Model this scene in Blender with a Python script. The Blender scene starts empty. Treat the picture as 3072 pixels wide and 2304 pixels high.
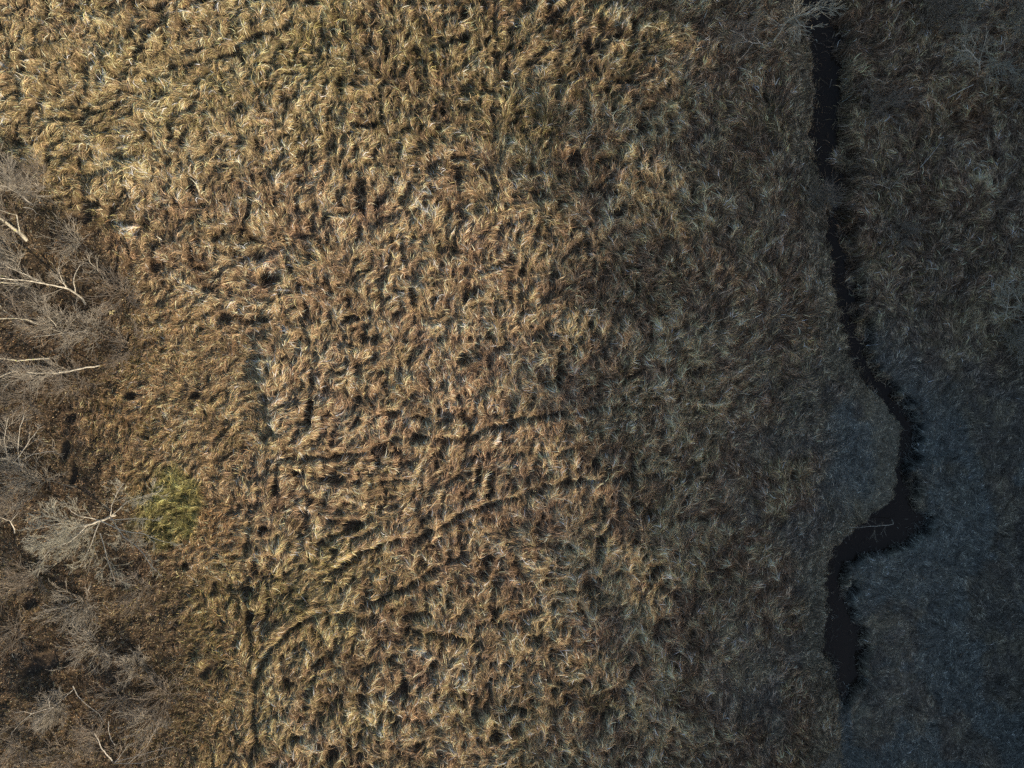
import bpy, math, random
import numpy as np
from mathutils import Vector

# ------------------------------------------------------------------ camera, sky, sun
SC = bpy.context.scene
COL = SC.collection
CAM_Z = 40.0
cd = bpy.data.cameras.new("camera"); cam = bpy.data.objects.new("camera", cd); COL.objects.link(cam)
cam.location = (0, 0, CAM_Z); cam.rotation_euler = (0, 0, 0)
cd.lens = 24.0; cd.sensor_width = 36.0; cd.clip_start = 0.5; cd.clip_end = 2000
SC.camera = cam

SUN_EL = math.radians(21.0)
SUN_DIR = Vector((0.80, -0.60, 0)).normalized()          # horizontal direction towards the sun
w = bpy.data.worlds.new("World"); SC.world = w; w.use_nodes = True
nt = w.node_tree; nt.nodes.clear()
o_ = nt.nodes.new("ShaderNodeOutputWorld"); bg = nt.nodes.new("ShaderNodeBackground"); sk = nt.nodes.new("ShaderNodeTexSky")
sk.sky_type = 'NISHITA'; sk.sun_disc = False; sk.sun_elevation = SUN_EL
sk.sun_rotation = math.atan2(SUN_DIR.x, SUN_DIR.y)
sk.air_density = 1.0; sk.dust_density = 1.7; sk.ozone_density = 1.0
bg.inputs[1].default_value = 0.15
nt.links.new(sk.outputs[0], bg.inputs[0]); nt.links.new(bg.outputs[0], o_.inputs[0])
ld = bpy.data.lights.new("sun", 'SUN'); lo = bpy.data.objects.new("sun", ld); COL.objects.link(lo)
ld.energy = 4.7; ld.angle = math.radians(0.5); ld.color = (1.0, 0.83, 0.63)
sv = Vector((SUN_DIR.x * math.cos(SUN_EL), SUN_DIR.y * math.cos(SUN_EL), math.sin(SUN_EL)))
lo.rotation_euler = sv.to_track_quat('Z', 'Y').to_euler()
SC.view_settings.view_transform = 'Standard'; SC.view_settings.look = 'None'
SC.view_settings.exposure = 0.2; SC.view_settings.gamma = 1.0
SC.cycles.max_bounces = 5; SC.cycles.diffuse_bounces = 3; SC.cycles.transmission_bounces = 3
SC.cycles.use_denoising = False
SC.render.film_transparent = False

rng = np.random.default_rng(7)
random.seed(7)
S = 60.0 / 3072.0
def wx(px): return (np.asarray(px, float) - 1536) * S
def wy(py): return -(np.asarray(py, float) - 1152) * S
def sstep(a, b, x):
    t = np.clip((x - a) / (b - a), 0, 1); return t * t * (3 - 2 * t)

# ------------------------------------------------------------------ noise on arrays
def vnoise(x, y, seed):
    r = np.random.default_rng(seed).random((256, 256)).astype(np.float32)
    xi = np.floor(x).astype(int); yi = np.floor(y).astype(int)
    fx = x - xi; fy = y - yi
    fx = fx * fx * (3 - 2 * fx); fy = fy * fy * (3 - 2 * fy)
    a = r[yi & 255, xi & 255]; b = r[yi & 255, (xi + 1) & 255]
    c = r[(yi + 1) & 255, xi & 255]; d = r[(yi + 1) & 255, (xi + 1) & 255]
    return (a * (1 - fx) + b * fx) * (1 - fy) + (c * (1 - fx) + d * fx) * fy
def fbm(x, y, scale, seed, oct=4, gain=0.5):
    s = 0; a = 1; n = 0
    for i in range(oct):
        f = (2.03 ** i) / scale
        ca, sa = math.cos(0.6 * i + seed), math.sin(0.6 * i + seed)
        s = s + a * vnoise((x * ca - y * sa) * f + 17.3 * i + seed, (x * sa + y * ca) * f - 9.1 * i, seed + 31 * i); n += a; a *= gain
    return s / n
def worley(x, y, scale, seed):
    r = np.random.default_rng(seed).random((128, 128, 3)).astype(np.float32)
    X = x / scale; Y = y / scale
    xi = np.floor(X).astype(int); yi = np.floor(Y).astype(int)
    best = np.full(X.shape, 9.0); sec = np.full(X.shape, 9.0); cx = np.zeros_like(best); cy = np.zeros_like(best); cv = np.zeros_like(best)
    for dx in (-1, 0, 1):
        for dy in (-1, 0, 1):
            q = r[(yi + dy) & 127, (xi + dx) & 127]
            px = xi + dx + q[..., 0]; py = yi + dy + q[..., 1]
            d = np.hypot(px - X, py - Y); m = d < best
            sec = np.where(m, best, np.minimum(sec, d))
            best = np.where(m, d, best); cx = np.where(m, px, cx); cy = np.where(m, py, cy); cv = np.where(m, q[..., 2], cv)
    return best * scale, sec * scale, cx * scale, cy * scale, cv
def seg_dist(x, y, pts):
    d = np.full(x.shape, 1e9); side = np.zeros(x.shape)
    for (ax, ay), (bx, by) in zip(pts[:-1], pts[1:]):
        vx, vy = bx - ax, by - ay
        t = np.clip(((x - ax) * vx + (y - ay) * vy) / (vx * vx + vy * vy), 0, 1)
        dd = np.hypot(x - ax - t * vx, y - ay - t * vy)
        d = np.minimum(d, dd)
    return d

# ------------------------------------------------------------------ the lie of the land (plan positions in metres)
DITCH = [(-900,2380,2480),(-300,2400,2500),(0,2418,2515),(100,2436,2530),(200,2452,2535),(300,2458,2540),(400,2450,2535),(500,2466,2545),(600,2500,2545),(700,2492,2553),(770,2500,2565),
         (850,2508,2578),(900,2518,2588),(1000,2540,2608),(1060,2552,2618),(1120,2588,2652),(1180,2632,2705),(1240,2682,2762),(1290,2712,2772),(1400,2708,2750),(1450,2704,2745),
         (1500,2680,2762),(1550,2622,2792),(1600,2555,2778),(1640,2520,2722),(1670,2500,2625),(1700,2492,2556),(1800,2490,2550),(1900,2490,2588),(1960,2490,2604),(2030,2500,2612),
         (2080,2508,2600),(2140,2515,2570),(2200,2520,2560),(2500,2530,2580),(3200,2560,2620)]
DITCH = np.array(DITCH, float)
def ditch_edges(py):
    return np.interp(py, DITCH[:, 0], DITCH[:, 1]), np.interp(py, DITCH[:, 0], DITCH[:, 2])

TRAILS = [  # (points in plan pixels, half width m, depth 0..1)
 ([(800,1385),(880,1372),(1000,1372),(1090,1362),(1150,1335),(1190,1318),(1300,1312),(1380,1320),(1460,1290),(1560,1262),(1700,1240),(1830,1222),(1960,1222),(2080,1180)], .16, .85),
 ([(960,1730),(1010,1700),(1090,1655),(1180,1622),(1270,1605),(1360,1560),(1420,1528),(1500,1505),(1580,1472),(1680,1452),(1800,1435),(1930,1430),(2080,1402)], .165, .9),
 ([(752,2330),(765,2230),(760,2130),(775,2060),(792,1990),(835,1925),(880,1880),(960,1835)], .18, .9),
 ([(1180,1860),(1250,1893),(1330,1900),(1400,1915),(1440,1925)], .17, .9),
 ([(960,1835),(1060,1850),(1180,1860)], .18, .55),
 ([(745,1720),(748,1820),(752,1900),(758,1985)], .16, .9),
 ([(812,1700),(805,1800),(800,1850),(805,1905)], .12, .9),
 ([(500,232),(560,208),(640,188),(700,165),(760,125),(850,100),(930,70)], .17, .85),
 ([(395,180),(430,150),(470,105),(500,50)], .15, .8),
 ([(130,368),(230,362),(320,345),(420,290)], .12, .7),
 ([(400,372),(560,378),(700,380),(850,385),(985,380)], .10, .30),
 ([(845,740),(870,790),(900,860),(922,930),(925,1000)], .13, .95),
 ([(925,1000),(935,1090),(940,1160),(910,1260)], .10, .5),
 ([(660,880),(640,930),(625,950)], .13, .9),
 ([(835,1395),(832,1450),(826,1520),(822,1560)], .14, .8),
 ([(620,1060),(635,1180),(670,1280),(705,1330)], .09, .5),
 ([(1480,0),(1486,120),(1478,300),(1488,420)], .12, .55),
 ([(1360,470),(1372,520),(1380,600)], .12, .7),
 ([(1195,690),(1210,760),(1225,830)], .13, .8),
 ([(1400,690),(1420,760),(1435,840)], .13, .85),
 ([(1560,700),(1565,800),(1555,900)], .10, .6),
 ([(1760,900),(1775,1000),(1770,1080)], .11, .7),
 ([(1640,560),(1650,640),(1640,720)], .10, .6),
 ([(1250,760),(1320,745),(1400,760)], .10, .45),
 ([(1330,930),(1440,915),(1560,905)], .10, .45),
 ([(1000,1440),(1120,1450),(1240,1430)], .14, .7),
 ([(1060,1830),(1160,1790),(1260,1740),(1320,1700)], .14, .7),
 ([(2760,1362),(2850,1348),(2960,1338),(3100,1340)], .10, .6),
 ([(2100,820),(2140,900),(2150,1000)], .12, .6),
]
HOLES = [(262,635,36,30),(300,618,14,16),(480,35,34,12),(456,128,18,26),(430,160,26,10),(562,76,26,12),(622,18,9,20),(664,276,10,18),(524,412,14,20),(726,332,9,12),(770,436,10,14),(700,545,10,20),(735,692,12,18),
 (978,652,22,10),(1082,580,18,50),(1062,570,14,14),(1652,40,26,50),(1762,145,14,26),(1560,392,14,10),(1922,392,22,20),(1852,118,18,20),(1100,385,40,12),(1070,385,16,18),(1720,480,22,22),(1560,820,14,12),
 (812,835,36,26),(700,960,46,18),(772,968,40,14),(930,1245,14,44),(1062,962,26,14),(1110,1018,28,14),(1150,1345,40,22),(1015,1430,36,20),(900,1420,24,14),(1060,1570,32,20),(792,1588,20,15),(835,1470,14,30),
 (775,1705,18,32),(750,1762,20,36),(752,1835,12,22),(1452,1690,20,34),(1436,1400,11,56),(1472,1445,14,36),(1775,1765,32,34),(1785,1382,14,14),(1400,900,12,22),(1240,900,14,24),(1180,1240,24,14),(1250,1250,20,12),
 (1390,1080,20,14),(1860,640,16,20),(1800,1640,14,40),(1680,1100,14,60),(1400,120,18,20),(1520,240,12,40),(1220,210,12,20),(1700,330,14,14),(960,1980,18,16),(1210,2060,16,40),(650,2005,40,26),(560,1690,14,12),
 (95,1800,26,20),(150,1985,50,26),(100,2010,30,20),(530,1870,20,16),(640,1760,14,20),(470,800,18,14),(200,1350,16,30),(225,1420,14,40),(520,500,20,14),(395,1180,20,12),(210,1250,22,14),(590,1180,16,12),
 (1300,1985,16,20),(1560,2120,24,14),(1480,2200,20,24),(1700,2080,20,14),(1900,2000,20,20),(1000,2250,18,30),(890,2200,20,16),(860,2040,20,16),(1900,1500,18,24),(1950,1700,18,40),(1330,340,10,16),(1390,60,10,30)]
MOUNDS = [(890,880,60,.22),(800,1160,40,.16),(345,200,28,.20),(330,400,34,.18),(780,1800,26,.2),(1970,430,42,.22),(1710,290,36,.18),(1640,300,40,.16),(1940,280,32,.18),(2230,1900,46,.2),(2190,1960,60,.15),
 (800,1640,40,.15),(440,170,40,.15),(500,160,46,.15),(1140,880,34,.18),(1500,560,30,.16),(1160,1050,50,.12),(1330,1340,40,.14),(860,1340,50,.1),(270,565,40,.16),(400,60,40,.1),(2150,440,40,.15)]

STEP = 0.048
GX0, GX1, GY0, GY1 = -37.0, 37.0, -29.0, 29.0
gx = np.arange(GX0, GX1 + 1e-6, STEP); gy = np.arange(GY0, GY1 + 1e-6, STEP)
X, Y = np.meshgrid(gx, gy)
PX = X / S + 1536; PY = -Y / S + 1152

# broad zones -------------------------------------------------------------
wob = (fbm(X, Y, 5.0, 3, 4) - .5) * 260
wob2 = (fbm(X, Y, 1.6, 5, 3) - .5) * 90
meadow_edge = np.interp(PY, [0, 300, 520, 700, 850, 960, 1040, 1150, 1300, 1360, 1420, 1700, 1760, 2000, 2304, 2600], [-400, -200, 120, 300, 480, 700, 775, 790, 812, 800, 700, 745, 745, 745, 740, 740])
sharp = ((PY > 1020) & (PY < 1340))
EDGE = np.where(sharp, sstep(-14, 10, PX - meadow_edge - wob2 * .25), sstep(-90, 120, PX - meadow_edge - wob * .5))
wood_edge = np.interp(PY, [0, 400, 560, 700, 900, 1100, 1250, 1400, 1550, 1700, 1900, 2304], [-300, -60, 160, 330, 430, 380, 230, 270, 420, 520, 540, 600])
WOOD = 1 - sstep(-90, 90, PX - wood_edge - wob * .4)
TALL = EDGE * (1 - sstep(1980, 2250, PX + wob * .6))
DL, DR = ditch_edges(PY)
dl = (DL - PX) * S + (fbm(X, Y, .45, 21, 3) - .5) * .8 + (fbm(X, Y, 2.0, 23, 2) - .5) * .3; dr = (PX - DR) * S + (fbm(X, Y, .6, 22, 4) - .5) * 1.5
fade_d = 1 - sstep(2080, 2300, PY + wob2 * 2.5)
INSIDE = np.minimum(-dl, -dr) + .34 * np.interp(PY, [0, 700, 1300, 1500, 2304], [1.3, 1.0, .5, .9, 1.1]) - 1.5 * sstep(1930, 2230, PY + wob2)                       # >0 in the water, in metres
turf_and_shade = sstep(1080, 1240, PY + wob2) * sstep(2380, 2570, PX + wob2 * 2.0) * np.where(PX < DL, 1 - sstep(1500, 1640, PY), 1)
turf_and_shade = np.maximum(turf_and_shade, np.where(PX > DR + (wob2 * 2.5 + wob * .8) * sstep(1900, 2150, PY), sstep(760, 1250, PY + (PX - 2600) * -.15 + wob * .5), 0))
turf_and_shade = np.maximum(turf_and_shade, (PX < DR) * .55 * sstep(2020, 2350, PX + wob) * sstep(900, 1300, PY + wob) * sstep(.42, .6, fbm(X, Y, 3.0, 42, 4)))  # patches left of the ditch: darker bluish shade painted in as turf colour
SMOOTH = np.clip(turf_and_shade, 0, 1)
BANK = (dl > -0.1) * (1 - sstep(1.4, 2.2, dl + (wob2 * .006)))            # cropped strip along the left bank
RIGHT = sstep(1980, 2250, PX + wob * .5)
MOSS = np.exp(-(((PX - 500 + wob2 * .6) / 115) ** 2 + ((PY - 1525 + (PX - 495) * .3 + wob * .25) / 125) ** 2) ** 1.6)
MOSS = .85 * sstep(.22, .75, MOSS * 1.0 + (fbm(X, Y, 1.0, 41, 4) - .5) * 1.5) * sstep(.02, .5, MOSS)

xw = X + (fbm(X, Y, 1.3, 51, 3) - .5) * 1.0; yw = Y + (fbm(X, Y, 1.3, 52, 3) - .5) * 1.0
# combing direction of the flattened grass, and noise smeared along it (locks and swathes)
base_ang = np.interp(PX, [0, 700, 900, 1400, 1900, 2400, 3072], [2.9, 2.7, 2.0, 1.7, 1.45, 1.15, .75])
base_ang = base_ang - 1.5 * np.exp(-(((PX - 980) / 260) ** 2 + ((PY - 1480) / 230) ** 2)) - 1.0 * np.exp(-(((PX - 900) / 300) ** 2 + ((PY - 1800) / 160) ** 2))
theta = base_ang + (fbm(X, Y, 5.0, 101, 3) - .5) * 4.2 + (fbm(X, Y, 1.0, 102, 2) - .5) * 3.0 + (fbm(X, Y, .5, 103, 2) - .5) * 1.3
q1_, q2_, _x, _y, qv_ = worley(xw, yw, .55, 104); theta = theta + (qv_ - .5) * 1.3
q1_, q2_, _x, _y, qv_ = worley(xw, yw, .3, 105); theta = theta + (qv_ - .5) * .5
def bil(F, u, v):
    u = np.clip(u, 0, F.shape[1] - 1.001); v = np.clip(v, 0, F.shape[0] - 1.001)
    i = u.astype(int); j = v.astype(int); fu = u - i; fv = v - j
    return (F[j, i] * (1 - fu) + F[j, i + 1] * fu) * (1 - fv) + (F[j + 1, i] * (1 - fu) + F[j + 1, i + 1] * fu) * fv
def smear(N, steps, st):
    U0, V0 = np.meshgrid(np.arange(N.shape[1], dtype=float), np.arange(N.shape[0], dtype=float))
    ct, sn = np.cos(theta), np.sin(theta); acc = N.copy(); n = 1
    for sg in (1, -1):
        u, v = U0.copy(), V0.copy()
        for k in range(steps):
            cu, cvv = bil(ct, u, v), bil(sn, u, v); u = u + sg * st * cu; v = v + sg * st * cvv
            acc += bil(N, u, v); n += 1
    acc /= n; acc = (acc - acc.mean()) / acc.std()
    return acc
LOCK_F = smear(np.random.default_rng(5).random(X.shape), 3, 1.0)              # fine locks, ~0.6 m long
LOCK_M = smear(vnoise(X / .10, Y / .10, 6).astype(float), 5, 1.1)             # swathes, ~1.1 m long
LOCK_L = smear(vnoise(X / .21, Y / .21, 8).astype(float) + .8 * vnoise(X / .11, Y / .11, 9), 5, 1.6)

# thatch thickness -----------------------------------------------------------
f1, f2, c1x, c1y, c1v = worley(xw * 1.25, yw * 0.86, 1.05, 61)
g1, g2, c2x, c2y, c2v = worley(xw, yw, 0.52, 62)
dome1 = np.clip(1 - (f1 / .75) ** 2, 0, 1) * (.25 + .75 * c1v)
dome2 = np.clip(1 - (g1 / .36) ** 2, 0, 1) * (.3 + .7 * c2v)
big = fbm(X, Y, 3.2, 71, 4)
mid = fbm(X, Y, .75, 72, 4)
ridge = 1 - np.abs(2 * fbm(X * 1.5, Y * .75, .9, 73, 3) - 1)
clump = sstep(.36, .62, fbm(xw * 1.45, yw * .95, .65, 75, 3))
T = .20 + .07 * dome1 + .06 * dome2 + .20 * (big - .4) + .38 * (mid - .45) + .06 * clump + .012 * LOCK_F + .032 * LOCK_M + .056 * LOCK_L
pits = np.maximum(sstep(.63, .70, fbm(X * 1.35, Y * .75, .45, 74, 3)), 1 - sstep(-2.1, -1.5, LOCK_L))
T = T - .30 * pits
T = np.clip(T, .0, None)
Tm = T * (.72 + .22 * EDGE) + .24 * EDGE * np.where(sharp, .35 + .5 * mid, .3)
Tshort = .05 + .05 * dome2 + .14 * mid + .012 * LOCK_F + .03 * LOCK_M
Tt = Tm * EDGE + (1 - EDGE) * (.45 * T + .6 * Tshort)
Tt = Tt * (1 - .45 * WOOD)
right_t = .10 + (.012 * LOCK_F + .024 * LOCK_M + .04 * LOCK_L) * (1 - SMOOTH * .9) + .20 * mid + .12 * dome1 * (1 - SMOOTH) + .22 * (ridge - .5) * (1 - SMOOTH) + .14 * (big - .4)
Tt = Tt * (1 - RIGHT) + RIGHT * np.clip(right_t, .02, None)
Tt = Tt * (1 - SMOOTH) + SMOOTH * (.05 + .06 * mid + .04 * dome2 + .10 * (big - .4))
Tt = Tt * (1 - BANK * .8) + BANK * .8 * (.16 + .07 * mid)
wx_t = (fbm(X, Y, .8, 81, 2) - .5) * .18; wy_t = (fbm(X, Y, .8, 82, 2) - .5) * .18
TR = np.zeros_like(X)
brk = fbm(X, Y, 1.1, 83, 3) - .15
fineN = fbm(X, Y, .32, 84, 3)
for pts, hw, dep in TRAILS:
    P = [(float(wx(a)), float(wy(b))) for a, b in pts]
    d = seg_dist(X + wx_t, Y + wy_t, P)
    q0, q1 = P[0], P[-1]; endf = sstep(0, 1.6, np.minimum(np.hypot(X - q0[0], Y - q0[1]), np.hypot(X - q1[0], Y - q1[1]) / (3.0 if len(pts) > 9 else 1)))
    dep = dep * np.clip(.66 + 1.15 * brk, 0, 1) * (.25 + .75 * endf)
    m = 1 - sstep(hw * .4, hw * 1.4, d + (mid - .5) * .4 + (fineN - .5) * .25)
    lip = np.exp(-((d - hw * 2.6) / (hw * 1.2)) ** 2)
    Tt = Tt * (1 - dep * m) + .02 * m + lip * .10 * dep
    TR = np.maximum(TR, m * dep)
for a, b, ra, rb in HOLES:
    d = np.sqrt(((PX + wob2 * .2 - a) / ra) ** 2 + ((PY + wob2 * .2 - b) / rb) ** 2)
    m = 1 - sstep(.75, 1.15, d + (mid - .5) * 1.1 + (fineN - .5) * 1.9 + .10 * LOCK_L)
    Tt = Tt * (1 - .95 * m) + np.exp(-((d - 1.45) / .35) ** 2) * .09
    TR = np.maximum(TR, m)
for a, b, r, h in MOUNDS:
    d2 = ((PX - a) ** 2 + (PY - b) ** 2) / r ** 2
    Tt = Tt + h * np.exp(-d2)
Tt = np.clip(Tt, .01, None) * 1.1
depth = sstep(-.10, np.where(-dr < -dl, .60, .25), INSIDE) * fade_d + .45 * np.exp(-((PX - (DL + DR) / 2) * S / .7) ** 2) * sstep(1980, 2150, PY)
G = .18 * (fbm(X, Y, 12, 91, 3) - .5) - .95 * depth - .25 * np.exp(-np.clip(dr, 0, 9) / 1.2) * (PX > DR) * fade_d
inwater = sstep(0, .2, INSIDE) * fade_d
Tt = Tt * (1 - inwater)
H = G + Tt

# combing direction of the flattened grass, and the gathered locks it forms (noise smeared along it)
rad_ang = np.arctan2(Y - c1y, X - c1x)
VX = np.cos(theta); VY = np.sin(theta)
gyy, gxx = np.gradient(Tt, STEP)
VX = VX - .35 * gxx + .10 * np.cos(rad_ang); VY = VY - .35 * gyy + .10 * np.sin(rad_ang)

def samp(F, x, y):
    u = np.clip((x - GX0) / STEP, 0, F.shape[1] - 1.001); v = np.clip((y - GY0) / STEP, 0, F.shape[0] - 1.001)
    i = u.astype(int); j = v.astype(int); fu = u - i; fv = v - j
    return (F[j, i] * (1 - fu) + F[j, i + 1] * fu) * (1 - fv) + (F[j + 1, i] * (1 - fu) + F[j + 1, i + 1] * fu) * fv

# colour of the vegetation, with some shade and skylight painted in ---------------------------------------------
def C(*a): return np.array(a, np.float32)
STRAW, TAN, BROWN, OLIVE = C(.72, .565, .31), C(.54, .37, .235), C(.175, .115, .07), C(.31, .285, .10)
RUST, DEAD, MOSSC, TURF_SKYLIT = C(.34, .18, .075), C(.28, .25, .205), C(.37, .385, .13), C(.25, .272, .245)  # turf grey-green, cooled a little to hold the blue skylight of the shade
def spot(x, y, sx, sy): return np.exp(-(((PX - x) / sx) ** 2 + ((PY - y) / sy) ** 2))
zn1 = fbm(X, Y, 2.6, 111, 4); zn2 = fbm(X, Y, 1.1, 112, 4); zn3 = fbm(X, Y, 5.0, 113, 3)
w_straw = .55 + .9 * spot(250, 300, 520, 330) + .5 * spot(900, 1100, 420, 380) + 1.5 * (zn1 - .5)
w_tan = .55 + .9 * spot(1200, 1150, 650, 650) + 1.2 * (zn2 - .5)
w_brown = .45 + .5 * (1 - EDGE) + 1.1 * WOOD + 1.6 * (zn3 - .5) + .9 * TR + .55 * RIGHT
w_brown = w_brown + .9 * pits * EDGE + .7 * (1 - clump) * EDGE
w_straw = w_straw + .8 * (clump - .5) * EDGE + .9 * (dome1 - .35) * EDGE
w_olive = .18 + .45 * (1 - EDGE) * (1 - .5 * WOOD) + .7 * spot(1050, 150, 650, 260) + .6 * spot(300, 350, 500, 300) + .9 * spot(1000, 1720, 220, 160) + .35 * spot(1650, 400, 400, 400) + 1.0 * (fbm(X, Y, 1.8, 114, 3) - .5) + .4 * spot(700, 2000, 400, 300)
w_rust = .04 + .52 * (1 - EDGE) * (1 - .7 * WOOD) * sstep(700, 900, PY) + .9 * spot(620, 1560, 120, 110) + 1.1 * spot(2890, 320, 160, 80) + .5 * spot(2350, 60, 110, 80) + .6 * spot(2400, 960, 60, 160) + 1.2 * np.clip(zn2 - .62, 0, 1) * 2
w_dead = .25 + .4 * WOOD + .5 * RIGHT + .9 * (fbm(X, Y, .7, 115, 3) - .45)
WS = [np.clip(v, .01, None) ** 1.4 for v in (w_straw, w_tan, w_brown, w_olive, w_rust, w_dead)]
PAL = [STRAW, TAN, BROWN, OLIVE, RUST, DEAD]
tot = sum(WS)
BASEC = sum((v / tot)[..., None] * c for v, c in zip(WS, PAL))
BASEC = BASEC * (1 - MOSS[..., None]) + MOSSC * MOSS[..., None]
mott = sstep(.52, .62, fbm(X, Y, 3.0, 116, 4)) * (PX > 2560) + spot(2640, 1900, 90, 80) + spot(2960, 1050, 170, 170) * 1.0
BASEC = BASEC * np.exp(1.1 * (fbm(X, Y, .8, 117, 4) - .5) + 1.0 * (fbm(X, Y, 3.0, 118, 3) - .5) * (.3 + RIGHT))[..., None]
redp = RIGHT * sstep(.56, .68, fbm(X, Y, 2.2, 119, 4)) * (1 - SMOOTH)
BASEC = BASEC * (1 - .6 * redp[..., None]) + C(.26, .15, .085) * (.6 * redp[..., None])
s2 = (SMOOTH * .85 * (1 - .45 * np.clip(mott, 0, 1)))[..., None]; BASEC = BASEC * (1 - s2) + TURF_SKYLIT * s2
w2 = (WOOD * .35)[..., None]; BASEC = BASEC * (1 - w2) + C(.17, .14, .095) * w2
b2 = (BANK * .65)[..., None]; BASEC = BASEC * (1 - b2) + C(.36, .31, .21) * b2

# ------------------------------------------------------------------ helpers
def tag(o, label=None, cat=None, group=None, kind=None):
    if label: o["label"] = label
    if cat: o["category"] = cat
    if group: o["group"] = group
    if kind: o["kind"] = kind
    return o
def mesh_np(name, verts, quads, mat, parent=None, col=None, smooth=False, tris=None):
    me = bpy.data.meshes.new(name)
    verts = np.ascontiguousarray(verts, np.float32).reshape(-1, 3)
    nq = 0 if quads is None else len(quads); ntri = 0 if tris is None else len(tris)
    me.vertices.add(len(verts)); me.vertices.foreach_set("co", verts.ravel())
    loops = []
    if nq: loops.append(np.asarray(quads, np.int32).ravel())
    if ntri: loops.append(np.asarray(tris, np.int32).ravel())
    loops = np.concatenate(loops)
    me.loops.add(len(loops)); me.loops.foreach_set("vertex_index", loops)
    me.polygons.add(nq + ntri)
    st = np.concatenate([np.arange(nq, dtype=np.int32) * 4, nq * 4 + np.arange(ntri, dtype=np.int32) * 3])
    me.polygons.foreach_set("loop_start", st)
    if smooth: me.polygons.foreach_set("use_smooth", np.ones(nq + ntri, bool))
    if col is not None:
        a = me.color_attributes.new("tint", 'BYTE_COLOR', 'POINT')
        c4 = np.ones((len(verts), 4), np.float32); c4[:, :3] = col
        a.data.foreach_set("color", np.clip(c4, 0, 1).ravel())
    me.update(calc_edges=True)
    me.materials.append(mat)
    o = bpy.data.objects.new(name, me); COL.objects.link(o)
    if parent is not None: o.parent = parent
    return o
def empty(name, loc):
    o = bpy.data.objects.new(name, None); o.location = loc; o.empty_display_size = .2; COL.objects.link(o); return o

def mat_blade(name, transl=.25, noise=None, gain=1.0):
    m = bpy.data.materials.new(name); m.use_nodes = True; n = m.node_tree; n.nodes.clear()
    out = n.nodes.new("ShaderNodeOutputMaterial"); a = n.nodes.new("ShaderNodeVertexColor"); a.layer_name = "tint"
    d = n.nodes.new("ShaderNodeBsdfDiffuse"); t = n.nodes.new("ShaderNodeBsdfTranslucent"); mx = n.nodes.new("ShaderNodeMixShader")
    src = a.outputs[0]
    if noise:
        tc = n.nodes.new("ShaderNodeTexCoord"); ns = n.nodes.new("ShaderNodeTexNoise"); ns.inputs["Scale"].default_value = noise; ns.inputs["Detail"].default_value = 6
        mr = n.nodes.new("ShaderNodeMapRange"); mr.inputs[1].default_value = .3; mr.inputs[2].default_value = .7; mr.inputs[3].default_value = .55; mr.inputs[4].default_value = 1.35
        vm = n.nodes.new("ShaderNodeVectorMath"); vm.operation = 'SCALE'
        n.links.new(tc.outputs["Object"], ns.inputs["Vector"]); n.links.new(ns.outputs[0], mr.inputs[0]); n.links.new(src, vm.inputs[0]); n.links.new(mr.outputs[0], vm.inputs["Scale"])
        src = vm.outputs[0]
    n.links.new(src, d.inputs[0]); n.links.new(src, t.inputs[0]); mx.inputs[0].default_value = transl
    n.links.new(d.outputs[0], mx.inputs[1]); n.links.new(t.outputs[0], mx.inputs[2]); n.links.new(mx.outputs[0], out.inputs[0])
    return m
def mat_bark(name, c1, c2, scale=9.0, moss=None):
    m = bpy.data.materials.new(name); m.use_nodes = True; n = m.node_tree; b = n.nodes["Principled BSDF"]
    b.inputs["Roughness"].default_value = .85
    tc = n.nodes.new("ShaderNodeTexCoord"); ns = n.nodes.new("ShaderNodeTexNoise"); ns.inputs["Scale"].default_value = scale; ns.inputs["Detail"].default_value = 8
    cr = n.nodes.new("ShaderNodeValToRGB"); cr.color_ramp.elements[0].position = .38; cr.color_ramp.elements[0].color = (*c1, 1)
    cr.color_ramp.elements[1].position = .6; cr.color_ramp.elements[1].color = (*c2, 1)
    if moss:
        e = cr.color_ramp.elements.new(.68); e.color = (*moss, 1)
    bp = n.nodes.new("ShaderNodeBump"); bp.inputs["Strength"].default_value = .5; bp.inputs["Distance"].default_value = .02
    n.links.new(tc.outputs["Object"], ns.inputs["Vector"]); n.links.new(ns.outputs[0], cr.inputs[0]); n.links.new(cr.outputs[0], b.inputs["Base Color"])
    n.links.new(ns.outputs[0], bp.inputs["Height"]); n.links.new(bp.outputs[0], b.inputs["Normal"])
    return m
M_GROUND = mat_blade("thatch_soil", 0.0, 7.0)
M_GRASS = mat_blade("dry_grass", .28)
M_LEAF = mat_blade("dead_leaves", .15)
BARK_PALE = mat_bark("pale_bark", (.30, .28, .23), (.62, .58, .47), 6)
BARK_GREY = mat_bark("grey_bark", (.26, .245, .21), (.50, .47, .40), 8)
BARK_MOSS = mat_bark("mossy_bark", (.34, .32, .25), (.64, .60, .48), 5, (.36, .42, .08))
BARK_TWIG = mat_bark("twig_bark", (.15, .125, .095), (.30, .26, .205), 5)
BARK_PALETWIG = mat_bark("pale_twig_bark", (.24, .215, .17), (.44, .40, .32), 5)
BARK_WILLOW = mat_bark('willow_twig_bark', (.26, .25, .195), (.46, .44, .345), 5)
BARK_DARK = mat_bark("dark_bark", (.06, .05, .04), (.14, .12, .10), 8)
NEEDLE = mat_bark("needles", (.02, .035, .018), (.045, .065, .03), 3)

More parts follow.
